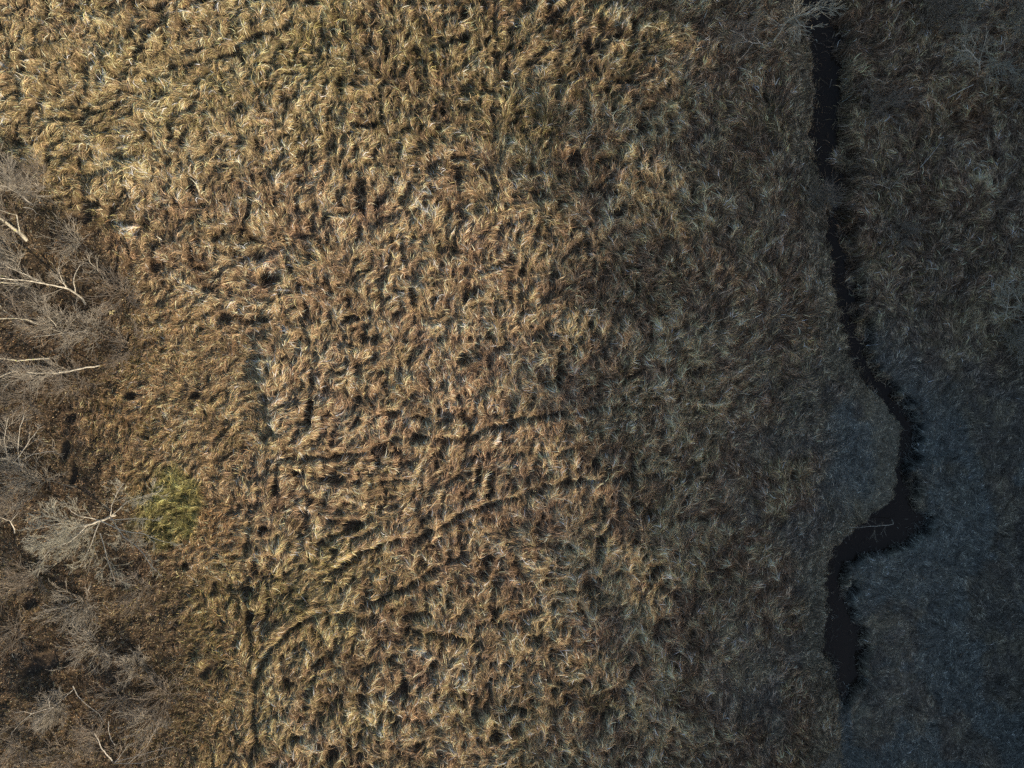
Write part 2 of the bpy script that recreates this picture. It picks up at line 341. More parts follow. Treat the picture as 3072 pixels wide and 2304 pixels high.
# ------------------------------------------------------------------ ground, water
def axis(lo, hi, st, far):
    inner = np.arange(lo, hi + 1e-6, st)
    ext = np.array([1.5, 4, 9, 20, 45, 100, 220, 450.])
    return np.concatenate([lo - ext[::-1], inner, hi + ext])
ax = axis(GX0 + .5, GX1 - .5, .1, 0); ay = axis(GY0 + .5, GY1 - .5, .1, 0)
AX, AY = np.meshgrid(ax, ay)
AZ = samp(H, AX, AY) - .03
ny, nx = AX.shape
idx = np.arange(nx * ny).reshape(ny, nx)
quads = np.stack([idx[:-1, :-1], idx[:-1, 1:], idx[1:, 1:], idx[1:, :-1]], -1).reshape(-1, 4)
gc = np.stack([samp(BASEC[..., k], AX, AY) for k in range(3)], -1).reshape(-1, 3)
gt = samp(TR, AX, AY).reshape(-1)[:, None]
gw = samp(WOOD, AX, AY).reshape(-1)[:, None]
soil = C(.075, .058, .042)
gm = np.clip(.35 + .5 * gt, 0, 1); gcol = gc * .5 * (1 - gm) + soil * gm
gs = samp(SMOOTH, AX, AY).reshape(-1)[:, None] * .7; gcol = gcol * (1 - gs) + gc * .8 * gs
wet = samp(inwater, AX, AY).reshape(-1)[:, None]; gcol = gcol * (1 - wet) + C(.02, .018, .014) * wet
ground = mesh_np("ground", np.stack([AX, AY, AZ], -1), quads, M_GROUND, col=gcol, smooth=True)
tag(ground, kind="structure")

m = bpy.data.materials.new("ditch_water"); m.use_nodes = True; b = m.node_tree.nodes["Principled BSDF"]
b.inputs["Base Color"].default_value = (.024, .018, .013, 1); b.inputs["Roughness"].default_value = .06; b.inputs["IOR"].default_value = 1.33; b.inputs["Specular IOR Level"].default_value = .25
n = m.node_tree; ns = n.nodes.new("ShaderNodeTexNoise"); ns.inputs["Scale"].default_value = 3.0; bp = n.nodes.new("ShaderNodeBump"); bp.inputs["Strength"].default_value = .08
tc = n.nodes.new("ShaderNodeTexCoord"); n.links.new(tc.outputs["Object"], ns.inputs["Vector"]); n.links.new(ns.outputs[0], bp.inputs["Height"]); n.links.new(bp.outputs[0], b.inputs["Normal"])
vy = np.arange(-24, 31, .5); vv = []
for y in vy:
    a, c = ditch_edges(-y / S + 1152); vv += [(wx(a) - .5, y, -.62), (wx(c) + .5, y, -.62)]
q = [(2 * i, 2 * i + 1, 2 * i + 3, 2 * i + 2) for i in range(len(vy) - 1)]
tag(mesh_np("water", np.array(vv, float), np.array(q), m), kind="structure")

# ------------------------------------------------------------------ grass
def pick_colours(x, y, n, bright=1.0):
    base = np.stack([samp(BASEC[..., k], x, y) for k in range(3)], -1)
    ws = np.stack([samp(v / tot, x, y) for v in WS], -1)
    cum = np.cumsum(ws, -1); cum /= cum[:, -1:]
    u = rng.random(n)[:, None]; k = (u > cum).sum(-1); k = np.clip(k, 0, 5)
    ind = np.array(PAL)[k]
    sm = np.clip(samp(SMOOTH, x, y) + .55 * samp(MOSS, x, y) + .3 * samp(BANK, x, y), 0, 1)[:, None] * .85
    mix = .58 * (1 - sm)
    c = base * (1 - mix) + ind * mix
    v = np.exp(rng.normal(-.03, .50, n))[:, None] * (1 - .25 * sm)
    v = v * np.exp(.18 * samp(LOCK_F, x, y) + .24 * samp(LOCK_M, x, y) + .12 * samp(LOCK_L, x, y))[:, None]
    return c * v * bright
def blades(name, n, dens, length, width, lift, upright, seed, npt=4, label=None, cat=None, bright=1.0, spread=.36, flow=True):
    r = np.random.default_rng(seed); mul = 2.2 if n > 60000 else 30
    x = r.uniform(GX0 + 2, GX1 - 2, int(n * mul)); y = r.uniform(GY0 + 2, GY1 - 2, int(n * mul))
    # only the ground the lens (and a step beside it) can see
    keep = (np.abs(x) < 34) & (np.abs(y) < 26.5) & (r.random(len(x)) < samp(dens, x, y))
    x, y = x[keep][:n], y[keep][:n]; n = len(x)
    f = .55 + .9 * r.random(n)
    L = length * f; up = r.random(n) < upright
    L = L * (1 - .45 * samp(SMOOTH, x, y)) * (1 - .35 * samp(BANK, x, y)) * (1 - .35 * samp(WOOD, x, y)) 
    jit = r.normal(0, spread, n); bend = r.normal(0, .24, n)
    P = np.zeros((n, npt, 3)); D = np.zeros((n, npt, 2))
    cx, cy = x.copy(), y.copy()
    vx, vy = samp(VX, cx, cy), samp(VY, cx, cy); ang = np.arctan2(vy, vx) + jit
    z0 = samp(H, cx, cy)
    for k in range(npt):
        t = k / (npt - 1)
        arch = lift * (np.sin(math.pi * min(t * .8 + .06, 1)) * (.4 + 1.0 * f))
        rise = np.where(up, (t ** .8) * L * .75, arch)
        hz = np.maximum(samp(H, cx, cy), -.59)
        z = np.where(up, z0 + rise, np.maximum(hz, z0 * (1 - t) + hz * t) + rise * (1 - .5 * t))
        P[:, k] = np.stack([cx, cy, z], -1); D[:, k, 0] = np.cos(ang); D[:, k, 1] = np.sin(ang)
        st = np.where(up, .35 + .4 * t, 1.0) * L / (npt - 1)
        cx = cx + np.cos(ang) * st; cy = cy + np.sin(ang) * st
        if flow: ang = ang + bend + .25 * np.sin(ang * 3 + x * 2.0)
    Wd = width * (.6 + .8 * r.random(n))
    roll = r.uniform(-1.1, 1.1, n)
    V = np.zeros((n, npt, 2, 3), np.float32)
    for k in range(npt):
        t = k / (npt - 1)
        hw = Wd * .5 * (1 - .75 * t ** 1.5)
        sx = -D[:, k, 1] * np.cos(roll) * hw; sy = D[:, k, 0] * np.cos(roll) * hw; sz = np.sin(roll) * hw
        o = np.stack([sx, sy, sz], -1)
        V[:, k, 0] = P[:, k] - o; V[:, k, 1] = P[:, k] + o
    base = (np.arange(n, dtype=np.int32) * npt * 2)[:, None, None]
    k = np.arange(npt - 1, dtype=np.int32)[None, :, None] * 2
    Q = base + k + np.array([0, 1, 3, 2], np.int32)[None, None, :]
    c = pick_colours(x, y, n, bright)
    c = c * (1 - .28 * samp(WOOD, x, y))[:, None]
    c = np.repeat(c[:, None, :], npt * 2, 1).reshape(-1, 3)
    o = mesh_np(name, V, Q.reshape(-1, 4), M_GRASS, col=c)
    return tag(o, label, cat, kind="stuff")
inwater2 = sstep(.05, .6, INSIDE - .2 * (-dr < -dl)) * fade_d
dry = np.clip((1 - inwater2) * (1 - .85 * TR), 0, 1)
near_edge = 1 - fade_d * sstep(.05, .55, INSIDE - .25 * (-dr < -dl) + (fbm(X, Y, .35, 24, 2) - .5) * .8)
dens_tall = dry * near_edge * (.35 + .65 * EDGE) * (1 - .55 * SMOOTH) * (1 - .55 * WOOD)
dens_short = dry * near_edge * np.clip(.25 + .75 * np.maximum(np.maximum(SMOOTH, 1 - EDGE), np.maximum(BANK, MOSS)), 0, 1)
blades("meadow_grass", 1250000, dens_tall, .33, .020, .048, .02, 11, 3, "pale straw coloured flattened grass combed in swirls over the whole meadow", "grass")
blades("short_grass", 520000, dens_short, .22, .017, .035, .10, 12, 3, "short grass and moss at the wood edge, on the banks and on the shaded turf", "grass", spread=.8)
tuft = np.clip(dry * near_edge * sstep(.3, 1.6, LOCK_L) * EDGE * (1 - SMOOTH) * (1 - .5 * RIGHT), 0, 1)
blades("grass_tussocks", 150000, tuft, .46, .026, .085, .08, 13, 4, "brighter straw tufts standing up from the flattened meadow", "grass", bright=1.5, spread=.42)

edge_band = np.exp(-((INSIDE - .05 - .12 * (-dr < -dl)) / .38) ** 2) * (PY < 2250) * (.25 + .75 * sstep(.4, .6, fbm(X, Y, .7, 25, 3))) + .02 * inwater
blades("bank_grass", 30000, np.clip(edge_band * 1.0, 0, 1), .42, .020, .10, .25, 15, 4, "longer brown grass hanging over both edges of the ditch and lying on its water", "grass", spread=1.0, bright=.85)

# fallen leaves on the wood floor
def leaves(n, dens, seed):
    r = np.random.default_rng(seed)
    x = r.uniform(-33, 33, n * 4); y = r.uniform(-26, 26, n * 4)
    k = r.random(n * 4) < samp(dens, x, y); x, y = x[k][:n], y[k][:n]; n = len(x)
    z = samp(H, x, y) + r.uniform(.0, .06, n); a = r.uniform(0, 6.28, n); s = r.uniform(.018, .045, n)
    tx, ty = r.normal(0, .35, n), r.normal(0, .35, n)
    V = np.zeros((n, 4, 3))
    for i, (u, v) in enumerate([(-1.3, 0), (0, -.8), (1.3, 0), (0, .8)]):
        dx = (u * np.cos(a) - v * np.sin(a)) * s; dy = (u * np.sin(a) + v * np.cos(a)) * s
        V[:, i] = np.stack([x + dx, y + dy, z + dx * tx + dy * ty], -1)
    pal = np.array([(.22, .16, .10), (.27, .17, .09), (.16, .12, .085), (.36, .28, .17), (.12, .095, .07)])
    c = pal[r.integers(0, 5, n)] * np.exp(r.normal(0, .25, n))[:, None]
    c = np.where(r.random(n)[:, None] < .02, np.array([[.62, .55, .36]]), c)
    o = mesh_np("leaf_litter", V, np.arange(n * 4).reshape(-1, 4), M_LEAF, col=np.repeat(c, 4, 0))
    tag(o, "brown fallen leaves scattered on the floor of the wood edge", "leaves", kind="stuff")
leaves(65000, np.clip(WOOD * 1.0 + (1 - EDGE) * .25 + .02, 0, 1) * dry, 14)

# ------------------------------------------------------------------ trees
class Bag:
    def __init__(s): s.d = {}
    def add(s, pts, r0, r1, sides=3):
        pts = np.asarray(pts, float); rr = np.linspace(r0, r1, len(pts))
        s.d.setdefault((len(pts), sides), []).append((pts, rr))
    def build(s, name, mat, parent, origin):
        if not s.d: return None
        Vs, Qs, off = [], [], 0
        for (n, sd), lst in s.d.items():
            P = np.array([a for a, _ in lst]); R = np.array([b for _, b in lst]); m = len(P)
            T_ = np.gradient(P, axis=1); T_ /= np.linalg.norm(T_, axis=-1, keepdims=True) + 1e-9
            ref = np.where(np.abs(T_[..., 2:3]) > .9, np.array([1., 0, 0]), np.array([0, 0, 1.]))
            U = np.cross(T_, ref); U /= np.linalg.norm(U, axis=-1, keepdims=True) + 1e-9
            W_ = np.cross(T_, U)
            a = np.arange(sd) / sd * 2 * math.pi
            ring = P[:, :, None, :] + R[:, :, None, None] * (np.cos(a)[:, None] * U[:, :, None, :] + np.sin(a)[:, None] * W_[:, :, None, :])
            Vs.append(ring.reshape(-1, 3))
            b0 = (np.arange(m) * n * sd)[:, None, None]; k = (np.arange(n - 1) * sd)[None, :, None]; j = np.arange(sd); j2 = (j + 1) % sd
            A = b0 + k + j; B = b0 + k + j2
            Qs.append(np.stack([A, B, B + sd, A + sd], -1).reshape(-1, 4) + off); off += m * n * sd
        return mesh_np(name, np.concatenate(Vs) - np.array(origin), np.concatenate(Qs), mat, parent, smooth=True)
def unit(v): return v / (np.linalg.norm(v) + 1e-9)
def wander(p, d, L, n, wig, up, r):
    pts = [p]; d = unit(d)
    for i in range(n):
        d = unit(d + r.normal(0, wig, 3) + np.array([0, 0, up])); pts.append(pts[-1] + d * L / n)
    return np.array(pts)
def side_dir(d, ang, r):
    q = unit(np.cross(d, r.normal(0, 1, 3))); return unit(d * math.cos(ang) + q * math.sin(ang))
def sprout(bag, pts, L, rad, level, r, dens, up=.05, start=.2, wig=.10, ang=(.30, .80), sides=3, rmin=.0035):
    """children along a limb; the last level is fine twigs"""
    n = max(2, int(dens[0] * (0.7 + .6 * r.random())))
    for i in range(n):
        t = start + (1 - start) * (i + r.random()) / n
        f = t * (len(pts) - 1); k = min(int(f), len(pts) - 2); p = pts[k] * (1 - (f - k)) + pts[k + 1] * (f - k)
        d = side_dir(unit(pts[k + 1] - pts[k]), r.uniform(*ang), r)
        l = L * (1.15 - .5 * t) * r.uniform(.6, 1.25); ra = max(rad * (1 - .6 * t), rmin)
        q = wander(p, d, l, 4 if level > 0 else 3, wig, up, r)
        bag.add(q, ra, max(ra * .3, rmin * .7), sides)
        if level > 0: sprout(bag, q, l * .66, ra * .6, level - 1, r, dens[1:], up, .2, wig, ang, 3, rmin)
def at(px, py, h):
    k = (CAM_Z - h) / CAM_Z
    return np.array([float(wx(px)) * k, float(wy(py)) * k, h])
def gz(x, y): return float(samp(G, np.array([x]), np.array([y]))[0])
def bare_tree(name, label, trunks, r0, limbs=(), twig_dens=(9, 7, 6), twigL=1.8, seed=1, bark=None, twig=None, cat="tree", group=None, sides=7, rmin=.0075, up=.08, start=.3, fork=0, crown_ang=(.35, .85)):
    """trunks: list of polylines of plan points with height above ground. limbs: (polyline, r) main branches the photo shows."""
    r = np.random.default_rng(seed); bark = bark or BARK_PALE; twig = twig or BARK_TWIG
    b = at(*trunks[0][0]); base = np.array([b[0], b[1], gz(b[0], b[1])])
    root = empty(name, base); tag(root, label, cat, group)
    crown = Bag()
    for j, tr in enumerate(trunks):
        pts = np.array([at(*p) for p in tr]); pts[0, 2] = gz(pts[0, 0], pts[0, 1]) - .05
        fine = []
        for a, c in zip(pts[:-1], pts[1:]):
            for t in (0, .33, .66): fine.append(a * (1 - t) + c * t + (r.normal(0, .018, 3) if t else 0))
        fine.append(pts[-1]); fine = np.array(fine)
        g = Bag(); rr = r0 * (1 if j == 0 else .8); g.add(fine, rr, rr * .35, sides)
        g.build("trunk", bark, root, base)
        sprout(crown, fine, twigL, rr * .36, len(twig_dens) - 1, r, twig_dens, up, start, rmin=rmin, ang=crown_ang)
    for pl, rl in limbs:
        pts = np.array([at(*p) for p in pl]); fine = []
        for a, c in zip(pts[:-1], pts[1:]):
            for t in (0, .5): fine.append(a * (1 - t) + c * t + (r.normal(0, .02, 3) if t else 0))
        fine.append(pts[-1]); g = Bag(); g.add(fine, rl, rl * .35, 5); g.build("branch", bark, root, base)
        sprout(crown, np.array(fine), twigL * .6, rl * .4, len(twig_dens) - 2, r, twig_dens[1:], up, .15, rmin=rmin, ang=crown_ang)
    crown.build("crown", twig, root, base)
    return root
def bush(label, px, py, h, spread, stems, seed, dens=(9, 7), twig=None, rs=.016, cat="shrub", name="bare_shrub", rmin=.0075, group=None):
    r = np.random.default_rng(seed); b = at(px, py, 0); base = np.array([b[0], b[1], gz(b[0], b[1])])
    root = empty(name, base); tag(root, label, cat, group); st = Bag(); cr = Bag()
    for i in range(stems):
        a = r.uniform(0, 6.28); e = r.uniform(.15, 1.0) * spread / max(h, .5)
        d = unit(np.array([math.cos(a) * e, math.sin(a) * e, 1.0])); L = math.hypot(h, spread * .6) * r.uniform(.7, 1.1)
        p = wander(base + np.array([math.cos(a), math.sin(a), 0]) * .15 * r.random() - np.array([0, 0, .05]), d, L, 6, .07, -.01, r)
        st.add(p, rs, rs * .35, 4); sprout(cr, p, L * .55, rs * .5, len(dens) - 1, r, dens, .05, .2, rmin=rmin)
    st.build("stem", twig or BARK_TWIG, root, base); cr.build("crown", twig or BARK_TWIG, root, base)
    return root
def log(name, label, pts, r0, r1, bark, cat, stubs=0, seed=1):
    r = np.random.default_rng(seed); P = []
    for q in pts:
        p = at(q[0], q[1], q[2] if len(q) > 2 else 0); p[2] = float(samp(H, np.array([p[0]]), np.array([p[1]]))[0]) + .06 + (q[2] if len(q) > 2 else 0); P.append(p)
    P = np.array(P); base = P[0].copy(); g = Bag(); g.add(P, r0, r1, 7)
    for _ in range(stubs):
        k = r.integers(0, len(P) - 1); t = r.random(); p = P[k] * (1 - t) + P[k + 1] * t
        g.add(wander(p, side_dir(unit(P[k + 1] - P[k]), .8, r), r.uniform(.25, .7), 3, .15, .1, r), r0 * .35, r0 * .1, 4)
    o = g.build(name, bark, None, base); o.location = base; return tag(o, label, cat)

# left wood edge, from the top of the picture down
log("fallen_log", "thick pale fallen trunk poking in over the bright grass at the top left", [(-60,140,.1),(0,190,.05),(26,206),(44,220)], .14, .10, BARK_PALE, "log")
bare_tree("birch_tree", "grey twiggy crown above the dark hollow at the left edge", [[(95,610,0),(60,585,1.6),(20,560,3.2),(-40,545,4.8)]], .05, (), (12,9,8), 2.1, 101, BARK_GREY, BARK_PALETWIG)
bush("hazy grey shrub left of the dark hollow in the grass", 140, 560, 2.2, 1.3, 16, 102, (8,6))
bare_tree("birch_tree", "leaning tree with a thick mossy pale trunk below the topmost grey crown", [[(82,722,0),(60,700,.9),(30,678,2.2),(0,655,3.4),(-60,640,5)]], .12, [([(60,700,1.0),(50,645,1.8),(0,630,2.6)],.045)], (9,8,6), 1.9, 103, BARK_MOSS, BARK_TWIG)
log("broken_branch", "small white forked dead branch lying among dark twigs near the left edge", [(76,624,.5),(95,626,.5),(108,632,.45),(118,645,.4)], .022, .012, BARK_PALE, "branch", 2, 5)
bare_tree("birch_tree", "birch with a curved white trunk bending left and upright forked limbs", [[(258,920,0),(250,900,.4),(226,880,1.1),(200,865,1.8),(165,857,2.6),(130,850,3.4),(80,842,4.3),(30,838,5.2),(-30,830,6)]], .062,
  [([(200,865,1.8),(190,848,2.2),(180,826,2.7),(176,800,3.1)],.03),([(226,880,1.1),(221,850,1.7),(226,820,2.3),(240,795,2.8)],.032),([(190,852,2.1),(176,838,2.5),(170,822,2.8)],.02),([(130,850,3.4),(80,825,4.0),(40,808,4.5),(15,795,5)],.028)], (8,6,5), 1.5, 104, BARK_PALE, BARK_PALETWIG)
bare_tree("birch_tree", "slim pale tree whose stem runs left just under the curved birch", [[(98,866,0),(70,856,1),(40,850,2),(0,846,3.3),(-60,840,5)]], .055, [([(60,853,1.3),(30,836,2.2),(0,828,3)],.03)], (7,6,5), 1.4, 105, BARK_MOSS, BARK_TWIG)
bare_tree("birch_tree", "sapling with a bright forked top beside the bright grass tongue", [[(312,842,0),(305,825,.6),(292,808,1.1),(272,790,1.7),(262,770,2.2)]], .022, [([(292,808,1.1),(290,785,1.7),(286,765,2.1)],.012)], (8,6), 1.0, 106, BARK_PALE, BARK_PALETWIG)
bare_tree("birch_tree", "tree with a crooked pale trunk crossing the left edge above the spreading shrub", [[(120,972,0),(95,965,.6),(72,957,1.4),(50,955,2.2),(0,956,3.6),(-50,950,5)]], .055, [([(40,950,2.2),(12,932,3),(0,915,3.5)],.03)], (8,7,5), 1.6, 107, BARK_MOSS, BARK_TWIG)
bare_tree("alder_tree", "many-armed grey tree spreading its limbs flat around one stump", [[(192,1002,0),(186,998,.5),(175,988,1.1),(160,966,1.8),(140,945,2.5)]], .045,
  [([(186,1000,.4),(160,1003,.8),(125,1008,1.2),(90,1012,1.6)],.03),([(190,1000,.4),(225,996,.8),(265,995,1.1)],.028),([(186,998,.5),(150,985,1.2),(110,952,2)],.022),([(188,998,.5),(205,975,1),(235,945,1.6)],.016),([(186,998,.5),(182,970,1.2),(182,945,1.6)],.014),([(188,1003,.4),(198,1025,.8),(188,1040,1)],.015)], (10,8,6), 1.7, 108, BARK_PALE, BARK_PALETWIG)
bare_tree("birch_tree", "mossy yellow-green stem running straight to the left edge", [[(150,1076,0),(110,1077,.9),(80,1079,1.6),(52,1083,2.2),(20,1077,3),(-40,1070,4.4)]], .055, (), (8,7,5), 1.5, 109, BARK_MOSS, BARK_TWIG)
bare_tree("birch_tree", "pale clean stem reaching farthest out over the brown grass", [[(302,1096,0),(270,1101,.8),(230,1108,1.7),(200,1114,2.4),(170,1120,3.1),(135,1119,3.9),(80,1116,5)]], .05, (), (9,8,6), 1.6, 110, BARK_PALE, BARK_PALETWIG, start=.45)
bare_tree("birch_tree", "short thick pale stem below the mossy one at the left edge", [[(54,1112,0),(30,1117,.7),(0,1130,1.7),(-60,1150,3.4)]], .065, (), (7,6,5), 1.5, 111, BARK_PALE, BARK_TWIG)
bare_tree("birch_tree", "long-armed birch with a knobbly trunk and fan of upright limbs at the left edge", [[(76,1396,0),(58,1393,.5),(40,1388,1),(22,1376,1.6),(0,1376,2.4),(-50,1380,4)]], .075,
  [([(40,1388,1),(70,1350,1.7),(90,1318,2.3),(110,1295,2.8)],.03),([(58,1393,.7),(54,1340,1.6),(60,1280,2.6),(72,1245,3.2)],.03),([(60,1380,.9),(100,1362,1.7),(140,1355,2.3),(172,1352,2.7)],.026),([(22,1376,1.6),(12,1320,2.6),(25,1250,3.6)],.022),([(40,1342,1.4),(20,1340,1.8),(2,1340,2.4)],.04)], (10,8,6), 2.0, 112, BARK_PALE, BARK_PALETWIG)
bare_tree("willow_tree", "big round grey willow spreading fine twigs beside the green moss patch", [[(345,1545,0),(330,1550,.8),(300,1562,1.6),(262,1575,2.4),(215,1585,3.2),(170,1600,3.8)]], .085,
  [([(330,1550,.8),(335,1515,1.4),(350,1480,2.0),(372,1450,2.4)],.03),([(330,1550,.8),(380,1505,1.4),(425,1490,1.9),(465,1478,2.2)],.028),([(300,1562,1.6),(245,1550,2.3),(215,1535,2.8),(190,1500,3.2)],.034),([(262,1575,2.4),(210,1625,3.0),(150,1650,3.4),(110,1690,3.7)],.034),
   ([(300,1562,1.6),(275,1630,2.4),(240,1700,3.1)],.034),([(330,1550,1.0),(370,1610,1.8),(430,1660,2.4),(470,1715,2.8)],.034),([(300,1562,1.6),(360,1590,2.2),(430,1600,2.7),(490,1625,3.0)],.032),([(262,1575,2.4),(180,1570,3.0),(110,1585,3.5)],.03),([(300,1600,1.9),(320,1670,2.6),(345,1745,3.1)],.032),([(330,1560,1.2),(400,1555,1.8),(460,1560,2.3)],.028)],
  (9,7,6,4), 2.0, 113, BARK_PALE, BARK_WILLOW, rmin=.0085)
bare_tree("birch_tree", "pale crooked stem at the left edge level with the willow", [[(42,1605,0),(42,1585,.5),(32,1565,1),(10,1555,1.7),(-40,1545,3)]], .035, [([(32,1565,1),(60,1530,1.8)],.018)], (9,8,6), 1.6, 114, BARK_PALE, BARK_TWIG)
bare_tree("birch_tree", "bare birch with a pale limb zigzagging over brown leaves at the bottom left", [[(225,2060,0),(190,2095,.7),(160,2122,1.5),(95,2141,2.4),(60,2170,3.1),(32,2204,3.8)]], .026, [([(95,2141,2.4),(72,2134,2.8),(48,2138,3)],.016),([(160,2122,1.5),(130,2150,2),(95,2180,2.5)],.014),([(148,2120,1.6),(146,2095,2),(115,2075,2.4)],.014)], (7,6,5), 1.2, 115, BARK_GREY, BARK_TWIG)
bush("pale grey cluster of fine twigs in the middle of the zigzag birch limb", 190, 2110, 1.3, 1.1, 22, 116, (10,8), BARK_PALETWIG, cat="shrub")
log("fallen_branch", "long thin curved fallen branch running down towards the bottom left shrub", [(224,2054,.3),(240,2082,.25),(262,2108,.2),(300,2138,.15),(318,2160,.2)], .024, .014, BARK_PALE, "branch", 3, 6)
log("fallen_branch", "short arched branch lying just above the bottom shrub", [(330,2160,.3),(332,2185,.35),(338,2212,.3),(350,2232,.2)], .022, .012, BARK_GREY, "branch", 1, 7)
bare_tree("alder_tree", "bare tree with a V-shaped pair of limbs at the bottom edge", [[(340,2292,0),(318,2262,.8),(302,2240,1.3),(292,2215,1.8),(282,2198,2.2)]], .04, [([(342,2290,.1),(365,2262,.8),(385,2230,1.5)],.028),([(385,2290,.3),(440,2240,1.2),(470,2180,2.2)],.018),([(345,2285,.3),(430,2262,1.2),(520,2240,2)],.02),([(340,2290,.2),(420,2290,1),(500,2262,1.8)],.018)], (11,8,6), 1.9, 117, BARK_GREY, BARK_TWIG)
bush("small radiating shrub with pale stems in the dark grass right of the wood edge", 418, 1980, 1.0, 1.2, 20, 118, (7,5), BARK_PALETWIG)
BUSHES = [
 ("low twiggy shrub at the left edge between the mossy trunk and the curved birch",60,775,2.2,1.4,14),("dense brown twig thicket between the curved birch and the many-armed tree",120,905,1.8,1.5,16),
 ("broad hazy shrub right of the sapling with the bright top",370,880,1.4,1.6,18),("fine grey shrub just right of the many-armed tree",280,985,1.3,1.5,18),("hazy twig thicket under the pale clean stem",235,1150,1.2,1.5,16),
 ("brown twiggy bush between the short stem and the long-armed birch",90,1190,1.8,1.6,16),("thin shrub in the shade below the long-armed birch",130,1440,2.0,1.6,18),("low grey shrub at the left edge above the crooked stem",40,1500,1.8,1.3,14),
 ("brown shrub under the lower left of the willow",110,1720,1.8,1.5,16),("faint grey shrub below the willow crown",250,1800,1.5,1.6,20),("spindly dark shrub right of the willow near the brown grass",430,1760,1.2,1.3,16),
 ("thin bush at the left edge above the dark hollow",50,1880,1.8,1.3,12),("hazy shrub left of the radiating shrub",300,1930,1.4,1.5,16),("greenish grey haze of twigs below the radiating shrub",500,2080,1.2,1.5,20),
 ("brown haze of twigs in the bottom left corner",60,2240,1.6,1.4,14),("low shrub between the arched branch and the brown meadow edge",460,2150,1.2,1.3,16),("brown twig haze above the arched branch",360,2080,1.3,1.4,16),("thin bush on the bottom edge left of the V-shaped tree",200,2260,1.4,1.3,14),
 ("small grey bush at the top of the left wood edge beside bright grass",240,730,1.4,1.3,14),("faint twig haze on brown grass right of the pale clean stem",400,1040,.9,1.4,14)]
for i, (lb, px, py, h, sp, st) in enumerate(BUSHES):
    bush(lb, px, py, h, sp * 1.35, int(st * 1.3), 200 + i, (6, 4), BARK_PALETWIG if i % 3 == 0 else BARK_TWIG, group="shrubs of the wood edge", rs=.014, rmin=.008)

# right side, in the shade along the ditch
bare_tree("alder_tree", "bare alder whose crown hangs over the top of the ditch", [[(2313,134,0),(2332,108,.8),(2355,72,1.9),(2385,50,2.8),(2420,40,3.5),(2470,22,4.2)]], .045, [([(2355,72,1.9),(2340,74,2.1),(2305,50,2.8)],0.026),([(2420,40,3.5),(2460,20,4),(2495,30,4.3)],0.032),([(2385,50,2.8),(2400,75,3.2),(2440,82,3.6)],0.029),([(2385,50,2.8),(2380,20,3.6),(2390,-20,4.5)],0.035)], (8,7,5), 1.5, 301, BARK_PALE, BARK_WILLOW, rmin=.0105)
bare_tree("alder_tree", "small bare tree with flat spreading limbs left of the ditch top", [[(2298,148,0),(2288,135,.5),(2280,129,.9),(2258,129,1.4),(2242,123,1.8),(2225,105,2.2),(2190,90,2.7)]], .035, [([(2242,124,1.8),(2215,127,2.1),(2185,136,2.4)],0.026),([(2282,130,.8),(2270,115,1.3),(2258,100,1.7),(2240,98,2)],0.029),([(2262,96,1.7),(2275,55,2.3)],0.017),([(2232,110,2),(2230,85,2.4)],0.017),([(2258,130,1.2),(2245,150,1.5),(2215,185,1.8)],0.017)], (8,7,5), 1.1, 302, BARK_GREY, BARK_TWIG)
bare_tree("sapling", "thin crooked sapling on the shade line at the top of the meadow", [[(2120,152,0),(2128,135,.5),(2129,112,1),(2112,92,1.6)]], .020, (), (7,5), .9, 303, BARK_PALE, BARK_TWIG, cat="sapling")
bare_tree("sapling", "arched sapling beside the alder stem above the shaded bank", [[(2338,170,0),(2348,140,.6),(2345,128,.9),(2330,130,1.1)]], .014, (), (6,5), .8, 304, BARK_GREY, BARK_TWIG, cat="sapling")
bare_tree("alder_tree", "tallest bare tree of the top right thicket with a straight grey trunk", [[(2938,222,0),(2939,205,.8),(2938,185,1.5),(2920,168,2.1),(2905,152,2.6),(2888,132,3.2)]], .055, [([(2935,190,1.4),(2925,182,1.7),(2890,165,2.2)],0.029),([(2905,152,2.6),(2882,153,2.9),(2860,135,3.3)],0.032),([(2922,145,2.2),(2925,130,2.8),(2912,95,3.4)],0.029),([(2938,190,1.4),(2950,145,2.4),(2965,90,3.4)],0.032)], (8,6,4), 1.6, 305, BARK_PALE, BARK_WILLOW, rmin=.0105)
bare_tree("alder_tree", "bare tree with square crooked limbs at the right edge of the top thicket", [[(3016,224,0),(2996,220,.4),(2992,190,1.2),(2990,156,2)]], .030, [([(2992,190,1.2),(3010,186,1.5),(2975,200,1.6)],0.026),([(3014,155,1.5),(3012,130,2.2),(2995,122,2.6)],0.026)], (8,6,4), 1.6, 306, BARK_PALE, BARK_WILLOW, rmin=.0105)
bare_tree("alder_tree", "bare tree at the very top edge right of the ditch", [[(2880,55,0),(2905,28,1),(2925,8,2),(2945,-20,3)]], .035, [([(2904,30,1),(2903,5,1.8)],0.032),([(2860,20,.6),(2850,0,1.4)],0.020)], (10,8,6), 1.6, 307, BARK_PALE, BARK_WILLOW, rmin=.0105)
bare_tree("sapling", "crooked sapling below the straight grey trunk of the thicket", [[(2958,285,0),(2960,262,.5),(2952,245,1)]], .022, (), (6,4), .8, 308, BARK_PALE, BARK_TWIG, cat="sapling")
bush("grey thicket filling the top right corner", 3020, 90, 3.0, 2.0, 26, 309, (9,7), BARK_PALETWIG)
bush("grey twig haze between the ditch and the top right thicket", 2790, 90, 2.2, 2.0, 24, 310, (9,7))
bush("pale twiggy bush at the right edge below the square-limbed tree", 3050, 290, 2.0, 1.6, 20, 311, (9,7), BARK_PALETWIG)
bush("low brown shrub on the far bank opposite the straight part of the ditch", 2630, 330, 1.4, 1.6, 20, 312, (8,6))
